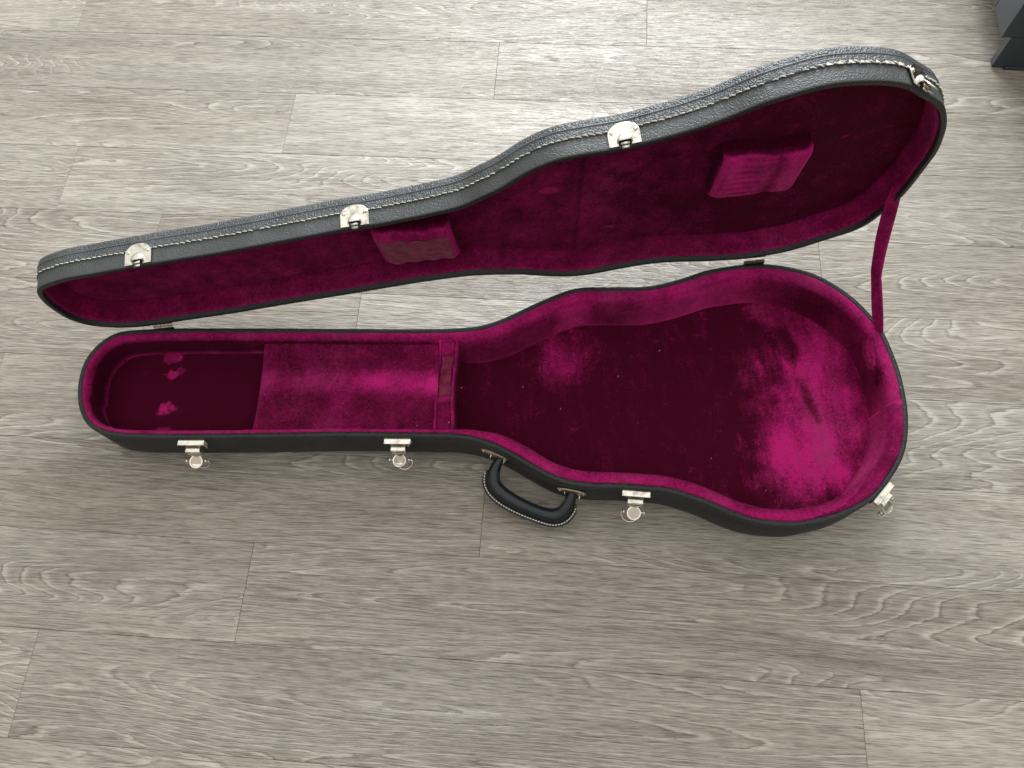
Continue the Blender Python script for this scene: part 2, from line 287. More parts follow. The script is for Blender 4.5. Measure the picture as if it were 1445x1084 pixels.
# ---- base lining wall
X=BO[:,0]; sm=lambda x,a,b: np.clip((x-a)/(b-a),0,1)**2*(3-2*np.clip((x-a)/(b-a),0,1))
front=(BN[:,1]>.2)
k=sm(X,.36,.44); th=.0115+.0065*k; th=np.where(front,th-.004*(1-k),th)
wob=lambda s,f,a: a*(fbm(BO[:,0],BO[:,1],s,f)-.5)
rr=[]; pl=[]
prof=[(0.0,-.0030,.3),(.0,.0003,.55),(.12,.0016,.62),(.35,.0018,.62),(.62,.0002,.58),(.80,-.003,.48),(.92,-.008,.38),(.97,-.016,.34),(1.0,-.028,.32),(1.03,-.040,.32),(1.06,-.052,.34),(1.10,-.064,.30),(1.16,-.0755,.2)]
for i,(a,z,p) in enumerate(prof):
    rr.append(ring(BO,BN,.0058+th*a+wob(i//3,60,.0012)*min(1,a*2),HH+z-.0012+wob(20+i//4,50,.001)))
    q=np.full(NB,p,float); xx=BO[:,0]; back=BN[:,1]<-.3
    dd=(i/(len(prof)-1))
    q+=np.where(back&(xx>.36),.05,0)
    q+=np.where(back,np.clip(1-np.abs((xx-.545)/.035)**3,0,1),0)*(.42 if 5<i<11 else .05)
    q+=np.where(back,np.clip(1-np.abs((xx-.72)/.10)**2,0,1),0)*(.40 if i>5 else .1)
    q+=sm(xx,.78,.90)*sm(-BO[:,1],.18,.24)*.40*np.clip(dd*2.2,.2,1)
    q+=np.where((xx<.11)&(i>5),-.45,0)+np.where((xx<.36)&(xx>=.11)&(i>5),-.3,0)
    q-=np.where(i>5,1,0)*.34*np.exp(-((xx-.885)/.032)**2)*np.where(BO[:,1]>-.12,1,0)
    q+=np.where((xx<.14)&(i==9),.75,0)+np.where((xx>.37)&back&(i==11),.25,0)
    pl.append(q)
lining=loft('wall_lining',rr,VELVET,case,pile=np.concatenate(pl))
# ---- floor grids clipped by the outline
def inside(P,poly):
    x,y=P[:,0],P[:,1]; c=np.zeros(len(P),bool); a=poly; b=np.roll(poly,-1,0)
    for (ax,ay),(bx,by) in zip(a,b):
        m=((ay>y)!=(by>y))
        if m.any(): c^= m&(x<(bx-ax)*(y-ay)/(by-ay+1e-15)+ax)
    return c
def grid_floor(name,poly,h,zf,pf,mat,parent,T=None,up=True,xr=None):
    x0_,y0_=poly.min(0)-h; x1_,y1_=poly.max(0)+h
    if xr: x0_,x1_=max(x0_,xr[0]),min(x1_,xr[1])
    xs=np.arange(x0_,x1_,h); ys=np.arange(y0_,y1_,h); gx,gy=np.meshgrid(xs,ys); P=np.c_[gx.ravel(),gy.ravel()]
    ins=inside(P,poly).reshape(gx.shape); z=zf(gx,gy); pi=pf(gx,gy)
    idx=-np.ones(gx.shape,int); keep=ins[:-1,:-1]|ins[1:,:-1]|ins[:-1,1:]|ins[1:,1:]
    use=np.zeros(gx.shape,bool)
    for a in(0,1):
        for b_ in(0,1): use[a:a+keep.shape[0],b_:b_+keep.shape[1]]|=keep
    idx[use]=np.arange(use.sum()); v=np.c_[gx[use],gy[use],z[use]]
    jj,ii=np.nonzero(keep); f=np.stack([idx[jj,ii],idx[jj,ii+1],idx[jj+1,ii+1],idx[jj+1,ii]],1)
    if not up: f=f[:,::-1]
    if T: v=[T(p) for p in v]
    return newobj(name,v,[tuple(map(int,q)) for q in f],mat,parent,True,pi[use])
def zbody(x,y):
    return .0135+.0012*(fbm(x,y,3,30)-.5)+.010*np.clip((x-.86)/.06,0,1)**2
def pbody(x,y):
    p=np.full(x.shape,-.22)
    p=np.maximum(p,blob(x,y,.862,-.175,.078,.150,12,1.1,.95,11,.9,26)-.22)
    p=np.maximum(p,blob(x,y,.830,-.258,.062,.066,10,1.0,1.15,12,.8,34)-.20)
    p=np.maximum(p,blob(x,y,.850,-.060,.060,.030,-25,.5,.55,14,.8,40)-.1)
    p=np.maximum(p,blob(x,y,.532,-.085,.042,.040,-20,.9,.55,15,.7,60)-.12)
    p=p-blob(x,y,.833,-.098,.016,.028,15,.5,.55,16,.9,60)-blob(x,y,.845,-.185,.007,.030,10,.6,.35,17,.8,60)
    p=p-blob(x,y,.805,-.10,.014,.045,10,.7,.5,19,.9,60)
    p=p+np.where(fbm(x,y,30,85)>.80,.35,0)+.18*(fbm(x,y,33,14)-.5)+.09*np.clip((fbm(x,y,36,55)-.58)*6,0,1)
    for cx_,cy_ in ((.6664,-.2316),(.7333,-.0427)): p=p+.38*np.exp(-((np.hypot(x-cx_,y-cy_)-.0045)/.0013)**2)
    return p
inB=BO+BN*.0125
body_floor=grid_floor('body_floor_lining',inB,.003,zbody,pbody,NAPPED,case,xr=(.352,2))
def zhead(x,y): return .034+.0008*(fbm(x,y,8,40)-.5)
def phead(x,y):
    p=np.full(x.shape,-.20)
    for i,(a,c,rx,ry,am) in enumerate(((-.006,-.027,.014,.009,.75),(-.003,-.054,.009,.006,.85),(-.010,-.103,.010,.008,.95),(-.012,-.136,.012,.006,.7),(.006,-.050,.007,.005,.5))):
        p=np.maximum(p,blob(x,y,a,c,rx*1.05,ry*1.05,0,.7,am,40+i,1.5,190)-.15)
    return p
grid_floor('headstock_floor_lining',BO+BN*.010,.0025,zhead,phead,VELVET,case,xr=(-1,.138))
# ---- accessory compartment cover with a shallow neck channel
def cover():
    nx,ny=90,60; v=[];pi=[];f=[]
    for j in range(ny+1):
        t=j/ny
        for i in range(nx+1):
            s=i/nx; xa=.1318+(.1192-.1318)*t; xb=.3650+(.3530-.3650)*t; x=xa+(xb-xa)*s
            y=(-.0260-.032*s)*(1-t)+(-.1612-.0262*s)*t; yc=abs(t-.46)/.5
            z=HH-.0105-.0075*max(0,1-yc**2)+.0016*(float(fbm(np.array(x),np.array(y),5,35))-.5)
            e=min(s*(xb-xa),1)/.004
            if e<1: z-=.0025*(1-e)**2
            v.append((x,y,z))
            p=.26+.58*math.exp(-((t-.47)/.125)**2)*(.40+.60*s)*(.7+.6*float(fbm(np.array(x),np.array(y),53,30)))+.22*math.exp(-((s-.0)/.03)**2)+.10*(fbm(np.array(x),np.array(y),51,22)-.5)*3  # brushed wear plus a painted highlight along the channel
            p+= .25*math.exp(-((s-.965)/.03)**2-((t-.5)/.13)**2)
            p+= .16*math.exp(-((math.hypot((s-.90)/.10,(t-.22)/.17)-1)/.12)**2)*(1 if s>.9 or t<.15 else .3)
            pi.append(float(p))
    for j in range(ny):
        for i in range(nx): a=j*(nx+1)+i; f.append((a+nx+1,a+nx+2,a+1,a))
    n0=len(v)
    # sides going down to the compartment floor
    for j in range(ny+1):
        x,y,z=v[j*(nx+1)]; v.append((x,y,z-.0015)); pi.append(.5); v.append((x+.0005,y,.033)); pi.append(-.3)
    for j in range(ny): a=n0+2*j; f.append((j*(nx+1),a,a+2,(j+1)*(nx+1))); f.append((a,a+1,a+3,a+2))
    return newobj('compartment_cover',v,f,VELVET,case,True,pi)
cover()
# ---- neck cradle: padded block with a sagging worn saddle
def cradle():
    st=[] # stations from back to front: (y,z,xl,xr)
    key=[(-.0555,HH-.022,.3640,.3905),(-.0575,HH-.006,.3650,.3910),(-.064,HH-.002,.3650,.3915),(-.072,HH-.006,.3635,.3900),(-.078,HH-.016,.3610,.3870),(-.088,HH-.0235,.3590,.3845),(-.110,HH-.026,.3575,.3820),(-.130,HH-.0235,.3560,.3800),(-.142,HH-.018,.3545,.3785),(-.150,HH-.010,.3530,.3775),(-.164,HH-.006,.3510,.3765),(-.184,HH-.0045,.3485,.3755),(-.192,HH-.006,.3480,.3750)]
    kk=np.array(key); ys=np.linspace(-.0555,-.192,70)
    def ip(c): 
        q=np.interp(-ys,-kk[:,0],kk[:,c]); return np.convolve(np.r_[q[:1].repeat(2),q,q[-1:].repeat(2)],[.1,.2,.4,.2,.1],'valid')
    z=ip(1); xl=ip(2); xr=ip(3); v=[];f=[];pi=[]
    cs=[(0,-.055),(0.0,-.006),(.02,-.0022),(.07,-.0004),(.14,-.0006),(.16,-.0018),(.18,-.0006),(.3,.0002),(.5,-.0003),(.7,.0002),(.80,-.0006),(.83,-.0018),(.86,-.0006),(.93,-.0004),(.98,-.0024),(1.0,-.006),(1.0,-.065)]
    m=len(cs)
    for i,y in enumerate(ys):
        for j,(u,dz) in enumerate(cs):
            wv=.0012*math.sin(i*.55+j)*.4; zz=max(.012,z[i]+dz) if dz<-.03 else z[i]+dz
            v.append((xl[i]+(xr[i]-xl[i])*u+wv*.5+.0014*math.sin(i*.13),y,zz))
            p=.35
            if .14<u<.86: p=.42
            if u in(.02,.07,.93,.98,.14,.86): p=.70
            if y>-.068 or (.14<u<.86 and (-.080<y<-.070 or -.152<y<-.140)): p+=.22
            if u in(.16,.83): p=-.1
            if dz<-.03: p=-.2
            pi.append(p)
    for i in range(len(ys)-1):
        for j in range(m-1): a=i*m+j; f.append((a,a+m,a+m+1,a+1))
    f.append(tuple(range(m))); f.append(tuple((len(ys)-1)*m+j for j in range(m))[::-1])
    o=newobj('neck_cradle',v,f,VELVET,case,True,pi)
    # bald strip in the saddle
    v=[];f=[];ii=[i for i,y in enumerate(ys) if -.140<y<-.082]
    for n_,i in enumerate(ii):
        for u in(.19,.35,.5,.65,.80): 
            v.append((xl[i]+(xr[i]-xl[i])*(u+.02*math.sin(n_*.6)*(1 if u in(.19,.80) else 0)+.035*math.sin(n_*.23+u*3))+.0014*math.sin(i*.13),ys[i],z[i]+.0007))
    for a in range(len(ii)-1):
        for j in range(4): q=a*5+j; f.append((q,q+5,q+6,q+1))
    s=newobj('worn_patch',v,f,BALD,o,True); tag(s,label='bald brown strip worn into the saddle')
cradle()
# ---- lid shell (built closed, then swung open)
lz=lambda ins,d: ring(LO,LN,ins,HH+d)
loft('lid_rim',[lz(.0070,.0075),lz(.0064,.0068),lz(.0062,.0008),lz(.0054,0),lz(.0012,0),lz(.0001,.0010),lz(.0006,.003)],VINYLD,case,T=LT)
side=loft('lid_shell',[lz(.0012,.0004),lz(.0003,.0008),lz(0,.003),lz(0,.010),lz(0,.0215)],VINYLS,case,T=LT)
arch=[lz(.0030,.0200),lz(-.0008,.0196),lz(-.0014,.0202),lz(-.0014,.0215),lz(-.0012,.027),lz(-.0010,.0320),lz(-.0010,.0362),lz(-.0004,.0384),lz(.0010,.0402),lz(.0036,.0418),lz(.0085,.0434),lz(.016,.0446),lz(.026,.0455),lz(.036,.0459)]
fix_normals(loft('lid_top',arch,VINYL,case,T=LT,cap1=True)); fix_normals(side)
mb=MB(); mb.tube([tuple(q)+(HH+.0308,) for q in (LO-LN*.0008)[::2]],.0011,8,closed=True); mb.build('edge_piping',PIPE,case,True,T=LT)
# stitches along the edge of the top covering
def along(P,s0,step):   # arc-length walk
    Q=np.vstack([P,P[:1]]); L=np.r_[0,np.cumsum(np.linalg.norm(np.diff(Q,axis=0),axis=1))]; ss=np.arange(s0,L[-1],step)
    return np.c_[np.interp(ss,L,Q[:,0]),np.interp(ss,L,Q[:,1])],L[-1]
mb=MB(); Pd,Ltot=along(LO,0,.0005); Nd=normals(Pd); rs=random.Random(4)
i=0
while i<len(Pd)-16:
    n=int(rs.uniform(10.5,12)); a=Pd[i]; x=a[0]
    rag=.86<x/1.0 or (.76<x<.90 and a[1]<-.30)
    d0=.0200+(rs.uniform(-.0004,.0012) if not rag else rs.uniform(-.0005,.0030)); d1=.0196+rs.uniform(-.0008,.0004)
    p0=Pd[i]-Nd[i]*.0013; p1=Pd[i+n]-Nd[i+n]*.0013; pm_=Pd[i+n//2]-Nd[i+n//2]*.0024
    wd=.00058*(1 if not rag else 1.2)
    if rs.random()<.96: mb.tube([(p0[0],p0[1],HH+d0),(pm_[0],pm_[1],HH+(d0+d1)/2),(p1[0],p1[1],HH+d1)],wd,5)
    i+=n+3
tag(mb.build('stitching',THREAD,case,True,T=LT),kind='stuff')
# torn tufts of backing by the far end of the seam
mb=MB()
for i in range(11):
    k_=np.argmin((LO[:,0]-(.775+.0085*i))**2+((LO[:,1]+.345)*.3)**2); p=LO[k_]-LN[k_]*.0018; t=np.array([-LN[k_][1],LN[k_][0]])
    h=rs.uniform(.0022,.0042); a=rs.uniform(.0025,.0040)
    q=[p-t*a,p+t*a*.7,p+t*a*.3]; zz=[.0190,.0192,.0190+h]
    v=[(q[j][0],q[j][1],HH+zz[j]) for j in range(3)]; v2=[(q[j][0]-LN[k_][0]*.0006,q[j][1]-LN[k_][1]*.0006,HH+zz[j]) for j in range(3)]
    mb.add(v+v2,[(0,1,2),(5,4,3),(0,3,4,1),(1,4,5,2),(2,5,3,0)])
tag(mb.build('torn_backing',THREAD,case,T=LT),kind='stuff',label='ragged cream tufts along the torn seam')
# ---- lid lining
lr=[];lp=[]
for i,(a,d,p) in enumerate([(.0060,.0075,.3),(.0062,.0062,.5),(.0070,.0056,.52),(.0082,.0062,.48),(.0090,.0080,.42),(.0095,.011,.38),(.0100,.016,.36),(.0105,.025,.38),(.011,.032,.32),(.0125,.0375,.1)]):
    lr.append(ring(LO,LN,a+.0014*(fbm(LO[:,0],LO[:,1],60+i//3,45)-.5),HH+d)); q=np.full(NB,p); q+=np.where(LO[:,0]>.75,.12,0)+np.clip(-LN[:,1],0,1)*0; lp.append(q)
loft('lid_wall_lining',lr,VELVET,case,T=LT,flip=True,pile=np.concatenate(lp))
def plid(x,y):
    p=.24+.20*(fbm(x,y,70,18)-.5)*2-.34*np.clip((x-.58)/.25,0,1)+.10*np.clip((.30-x)/.3,0,1)
    p=np.maximum(p,blob(x,y,.520,-.175,.013,.008,0,.6,.6,71,.6,90)); p=np.maximum(p,blob(x,y,.600,-.075,.010,.004,20,.6,.55,72,.6,90))
    p=np.maximum(p,blob(x,y,.845,-.220,.004,.003,0,.6,.55,73,.5,90)); p=p+blob(x,y,.565,-.12,.012,.10,0,1.2,.10,74,.7,40)
    p=p+blob(x,y,.38,-.03,.10,.008,0,.8,.12,75,.6,40)
    p=p-np.exp(-((x-.556)/.0018)**2)*.30
    p=p+.10*np.clip((fbm(x,y,76,60)-.55)*6,0,1)
    return p
grid_floor('lid_floor_lining',LO+LN*.0085,.003,lambda x,y: HH+.0350+.0012*(fbm(x,y,77,16)-.5)+.0006*np.exp(-((x-.556)/.002)**2),plid,VELVET,case,T=LT,up=False)
# ---- pads in the lid
def pad(name,x0,x1,y0,y1,dz0,dz1,skew,ribs,label,rows):
    # y0 = edge near the catches (top when open), y1 = edge near the hinges
    nx,ny=72,44; v=[];pi=[];f=[]
    for j in range(ny+1):
        t=j/ny
        for i in range(nx+1):
            s=i/nx; xl=x0+skew*t*.0; x=x0+(x1-x0)*s+skew*(t-.5); y=y0+(y1-y0)*t
            e=min(s,1-s)*(x1-x0); e2=min(t,1-t)*abs(y1-y0); c=0
            for q in(e,e2):
                if q<.010: c+=.0055*(1-q/.010)**2
            top=.004*math.exp(-((s-.62)/.16)**2)-.002*math.sin(s*7)
            if t<.5: y+=top*(1-2*t)
            z=dz0+c; pv=.55+.08*math.sin(s*9)
            if ribs=='h' and s<.56: rb=math.sin(t*math.pi*2*7.5)*(1-abs(s-.3)/.32 if abs(s-.3)<.32 else 0); z+=.0011*rb; pv-=.22*max(0,rb)
            if ribs=='h': 
                gdip=math.exp(-((s-.66)/.07)**2); z+=.002*gdip; pv-=.30*gdip; pv+=.12
            if ribs=='v': rb=math.sin(s*math.pi*2*4.2); z+=.0009*rb; pv-=.10*max(0,rb)
            v.append((x,y,HH+z)); pi.append(pv+ (.15 if (e<.004 or e2<.003) else 0))
    for j in range(ny):
        for i in range(nx): a=j*(nx+1)+i; f.append((a,a+nx+1,a+nx+2,a+1))
    # sides down to the lid floor, shade painted into their colour
    per=[(i,0) for i in range(nx)]+[(nx,j) for j in range(ny)]+[(i,ny) for i in range(nx,0,-1)]+[(0,j) for j in range(ny,0,-1)]
    n0=len(v); m=len(per)
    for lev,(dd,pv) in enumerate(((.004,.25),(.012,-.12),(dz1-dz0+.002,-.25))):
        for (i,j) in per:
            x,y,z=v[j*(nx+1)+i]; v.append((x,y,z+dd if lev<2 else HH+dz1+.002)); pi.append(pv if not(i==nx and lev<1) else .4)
    top=[j*(nx+1)+i for i,j in per]
    levs=[top]+[[n0+L*m+k_ for k_ in range(m)] for L in range(3)]
    for a_,b_ in zip(levs,levs[1:]):
        for k_ in range(m): k2=(k_+1)%m; f.append((a_[k_],a_[k2],b_[k2],b_[k_]))
    o=newobj(name,[LT(p) for p in v],f,VELVET,case,True,pi); fix_normals(o); tag(o,label=label); return o,v,nx
p2,_,_=pad('lid_pad',.7045,.8005,-.234,-.157,.008,.036,-.002,'h','pink velvet block with pressed ribs on the body side of the lid',7)
p1,vp,nx_=pad('lid_pad',.3130,.4050,-.153,-.078,.009,.036,.006,'v','worn velvet block behind the neck in the lid',7)
# bald face on the neck pad
v=[];f=[]; I0,I1,J0,J1=4,68,7,38
for j in range(J0,J1+1):
    for i in range(I0,I1+1): x,y,z=vp[j*(nx_+1)+i]; v.append((x,y,z-.0006))
n=I1-I0+1
for j in range(J1-J0):
    for i in range(n-1): a=j*n+i; f.append((a,a+n,a+n+1,a+1))
tag(newobj('worn_patch',[LT(p) for p in v],f,BALD,p1,True),label='brownish bald patch on the neck pad')
# ---- hinges
for (xa,xb) in ((-.0133,.0122),(.7830,.8110)):
    mb=MB(); xm=(xa+xb)/2; L=xb-xa
    k_=np.argmin((BO[:,0]-xm)**2+(BO[:,1]-0)**2); yb_=BO[k_][1]; k2=np.argmin((LO[:,0]-xm)**2+LO[:,1]**2); yl=LO[k2][1]
    ang=math.atan2(-BN[k_][0],BN[k_][1]); 
    mb.box((xm,yb_+.0012,HH-.010),(L,.0014,.018)); 
    h=mb.build('hinge',BRONZE,case,bev=.0003)
    m2=MB(); m2.box((xm,yl+.0012,HH+.010),(L,.0014,.018)); m2.build('leaf',BRONZE,h,T=LT,bev=.0003)
    m3=MB(); yk=max(yb_,yl)+.0022
    for q in range(5):
        xs_=xa+L*q/5; m3.tube([(xs_+.0003,yk,HZ),(xs_+L/5-.0003,yk,HZ)],.0023+.0002*(q%2),10)
    m3.build('knuckle',BRASS if xa<0 else BRONZE,h)
# ---- frames on the outline
def frame(O,N,p):
    k_=int(np.argmin(((O-np.array(p))**2).sum(1))); q=O[k_]; n=N[k_]
    return q,-n
def wall_matrix(O,N,p,flipx=False):
    q,o=frame(O,N,p); o=Vector((o[0],o[1],0)).normalized(); z=Vector((0,0,1)); t=z.cross(o) # x to the right seen from outside
    t=Vector((-o.y,o.x,0)); M=Matrix((( t.x,o.x,0,q[0]),(t.y,o.y,0,q[1]),(0,0,1,0),(0,0,0,1))); return M
# M maps (along, outward, z)
def disc(c,r,n,tilt,th,M,mb,a0=0,a1=2*math.pi):
    pass
def latch(p,tab,bail,label=None,full=False):
    M=wall_matrix(BO,BN,p); mb=MB(); w=.0165
    # back plate with shoulders, thin folded top flange
    poly=[(-.0165,.0715),(.0165,.0715),(.0165,.060),(.0120,.050),(.0095,.041),(-.0095,.041),(-.0120,.050),(-.0165,.060)]
    Mp=M@Matrix(((1,0,0,0),(0,0,1,0),(0,1,0,0),(0,0,0,1)))
    mb.prism(poly,.0002,.0016,Mp)
    mb.box((0,.0042,.0708),(.0335,.0068,.0014),M)
    for s in(-1,1): mb.ball((s*.0158,.0060,.0706),.0017,M=M,sz=.8)
    root=mb.build('latch',NICKEL,case,bev=.0003)
    if label: tag(root,label=label)
    # slot between flange and lever, lever block
    mb=MB(); 
    mb.box((0,.0112,.0628),(.0190,.0052,.0014),M); mb.box((0,.0134,.0590),(.0190,.0012,.0080),M)
    for s in(-1,1):
        mb.prism([(.0022,.0635),(.0134,.0635),(.0140,.0500),(.0022,.0470)],s*.0090-.0005,s*.0090+.0005,M@Matrix(((0,0,1,0),(1,0,0,0),(0,1,0,0),(0,0,0,1))))
    # tapering tongue down and out
    a=[(-.0095,.0138,.0560),(.0095,.0138,.0560),(.0070,.0160,.0462),(-.0070,.0160,.0462)]
    v=[M@Vector(q) for q in a]+[M@Vector((q[0],q[1]-.0010,q[2]-.0010)) for q in a]
    mb.add(v,[(0,1,2,3),(7,6,5,4),(0,4,5,1),(1,5,6,2),(2,6,7,3),(3,7,4,0)])
    mb.build('lever',NICKEL,root,bev=.0003)
    mb=MB(); mb.box((0,.0062,.0634),(.0120,.0030,.0020),M); mb.box((0,.0149,.0520),(.0150,.0006,.0060),M); mb.build('lever_shade',NICKELD,root)  # dark plates painting the slot's shade and the tongue's floor reflection
    # round thumb tab with a raised rim
    tz,ty,ti=tab; mb=MB(); c=Vector((0,ty,tz)); R_=Matrix.Translation(M@c)@M.to_3x3().to_4x4()@Matrix.Rotation(ti,4,'X')
    n=28; rad=.0092
    for (r0,r1,z0,z1) in ((0,.0066,.0000,.0006),(.0066,.0090,-.0004,.0015)):
        if r0==0: mb.prism([(r1*math.cos(2*math.pi*k/n),r1*math.sin(2*math.pi*k/n)) for k in range(n)],z0-.0006,z1,R_)
        else:
            v=[];f=[]
            for k in range(n):
                cs,sn=math.cos(2*math.pi*k/n),math.sin(2*math.pi*k/n)
                for (r_,z_) in ((r0,z0),(r0+.0003,z1),(r1-.0004,z1),(r1,z0)): v.append(R_@Vector((r_*cs,r_*sn,z_)))
            for k in range(n):
                j=(k+1)%n
                for q in range(4): f.append((k*4+q,j*4+q,j*4+(q+1)%4,k*4+(q+1)%4))
            mb.add(v,f)
    tt=mb.build('thumb_tab',NICKEL,root,bev=.0002)
    mb=MB(); hgt=.0020 if full else -.0010
    mb.prism([(.0062*math.cos(a_),max(-.0062,min(hgt+.004,.0062*math.sin(a_)))) if not full else (.0062*math.cos(a_),.0062*math.sin(a_)) for a_ in np.linspace(0,2*math.pi,25)[:-1]],.0006,.0011,R_)
    mb.build('tab_face',NICKELD,tt)  # darker face paints the reflected floor on the tab
    # wire bail and its pivots
    mb=MB()
    for s in(-1,1): mb.ball((s*.0124,ty-.001,tz+.0005),.0024,sx=.8,sy=1.3,sz=1.2,M=M)
    sx,dp,dr=bail
    pts=[M@Vector((-.0118+0,ty-.002,tz-.001))]
    for k in range(13):
        an=math.pi*k/12; pts.append(M@Vector((sx-.0112*math.cos(an),ty-.001+dp*math.sin(an),tz-.003-dr*math.sin(an))))
    pts.append(M@Vector((.0118,ty-.002,tz-.001)))
    mb.tube(pts,.00125,7); mb.build('bail',NICKEL,root,True)
latch((.0425,-.1665),(.0465,.0215,math.radians(-12)),(.004,.004,.012),'latch nearest the narrow end of the case')
latch((.3030,-.1955),(.0465,.0215,math.radians(-8)),(.005,.0085,.009),'latch below the compartment cover')
latch((.5912,-.2955),(.0465,.0215,math.radians(-20)),(-.004,.0095,.008),'latch beside the handle',True)
latch((.8790,-.3330),(.0480,.0190,math.radians(-30)),(-.004,.006,.010),'latch on the curved body end')
# ---- catches on the lid edge
def catch(p,label,openhook=0):
    q,o=frame(LO,LN,p); M0=wall_matrix(LO,LN,p)
    Mp=M0@Matrix(((1,0,0,0),(0,0,1,.0012),(0,1,0,HH),(0,0,0,1)))   # (along, depth) plane, extruded outward
    w=.0160; poly=[(-w,.0012),(-.0062,.0012),(-.0062,.0062)]
    poly+=[(-.0062*math.cos(a),.0062+.0045*math.sin(a)) for a in np.linspace(.3,math.pi-.3,7)]
    poly+=[(.0062,.0062),(.0062,.0012),(w,.0012),(w,.0150)]
    poly+=[(w*math.cos(a),.0150+.0125*math.sin(a)) for a in np.linspace(.12,math.pi-.12,17)]+[(-w,.0150)]
    mb=MB(); mb.prism(poly,.0004,.0018,Mp); root=mb.build('latch_catch',NICKEL,case,T=LT,bev=.0003); tag(root,label=label)
    mb=MB() # domed hook over the cut-out
    n=9
    v=[];f=[]
    for i in range(n):
        a=math.pi*i/(n-1)
        for (rx,rz,out) in ((.0084,.0112,.0014),(.0078,.0104,.0034),(.0066,.0084,.0054),(.0050,.0044,.0062)):
            v.append(Mp@Vector((rx*math.cos(a),.0045+rz*math.sin(a)*(1 if rz>.003 else .6),out)))
    for i in range(n-1):
        for k in range(3): b_=i*4+k; f.append((b_,b_+1,b_+5,b_+4))
    f.append(tuple(4*i+3 for i in range(n)))
    mb.add(v,f); mb.box((0,.0022,.0040),(.0088,.0030,.0014),Mp); mb.box((0,-.0004,.0022),(.0072,.0042,.0012),Mp)
    if openhook: mb.box((0,-.004,.0075),(.010,.012,.0014),Mp@Matrix.Rotation(math.radians(-25),4,'X'))
    h=mb.build('hook',NICKEL,root,True,T=LT); m=h.modifiers.new('s','SOLIDIFY'); m.thickness=.0008
    for s in(-1,1):
        mb=MB(); mb.ball((s*.0118,.0168,.0020),.0021,sz=.7,M=Mp); mb.build('rivet',NICKEL,root,True,T=LT)
catch((.0443,-.1700),'catch at the narrow end of the lid')
catch((.3020,-.1992),'catch on the lid above the neck pad')
catch((.5910,-.2992),'catch at the lid waist')
catch((.8650,-.3390),'catch on the rounded lid end, seen edge on',1)
# ---- carrying handle
HANDLE=[((0.4317, -0.2248, 0.043), 0.0046), ((0.4240, -0.2322, 0.039), 0.0062), ((0.4178, -0.2429, 0.034), 0.0082), ((0.4165, -0.2557, 0.03), 0.0094), ((0.4244, -0.2685, 0.027), 0.0098), ((0.4404, -0.2817, 0.025), 0.0094), ((0.4585, -0.2928, 0.024), 0.0088), ((0.4754, -0.3014, 0.024), 0.0088), ((0.4890, -0.3058, 0.025), 0.0096), ((0.5000, -0.3037, 0.028), 0.0096), ((0.5083, -0.2960, 0.033), 0.0084), ((0.5135, -0.2865, 0.039), 0.0064), ((0.5165, -0.2796, 0.043), 0.0052)]
def spline(K,n):
    K=np.array(K,float); t=np.arange(len(K)); tt=np.linspace(0,len(K)-1,n); out=[]
    for x in tt:
        i=min(int(x),len(K)-2); u=x-i; p0=K[max(i-1,0)];p1=K[i];p2=K[i+1];p3=K[min(i+2,len(K)-1)]
        out.append(.5*((2*p1)+(-p0+p2)*u+(2*p0-5*p1+4*p2-p3)*u*u+(-p0+3*p1-3*p2+p3)*u**3))
    return np.array(out)
H4=spline([(*p,r_*1.16) for p,r_ in HANDLE],80)
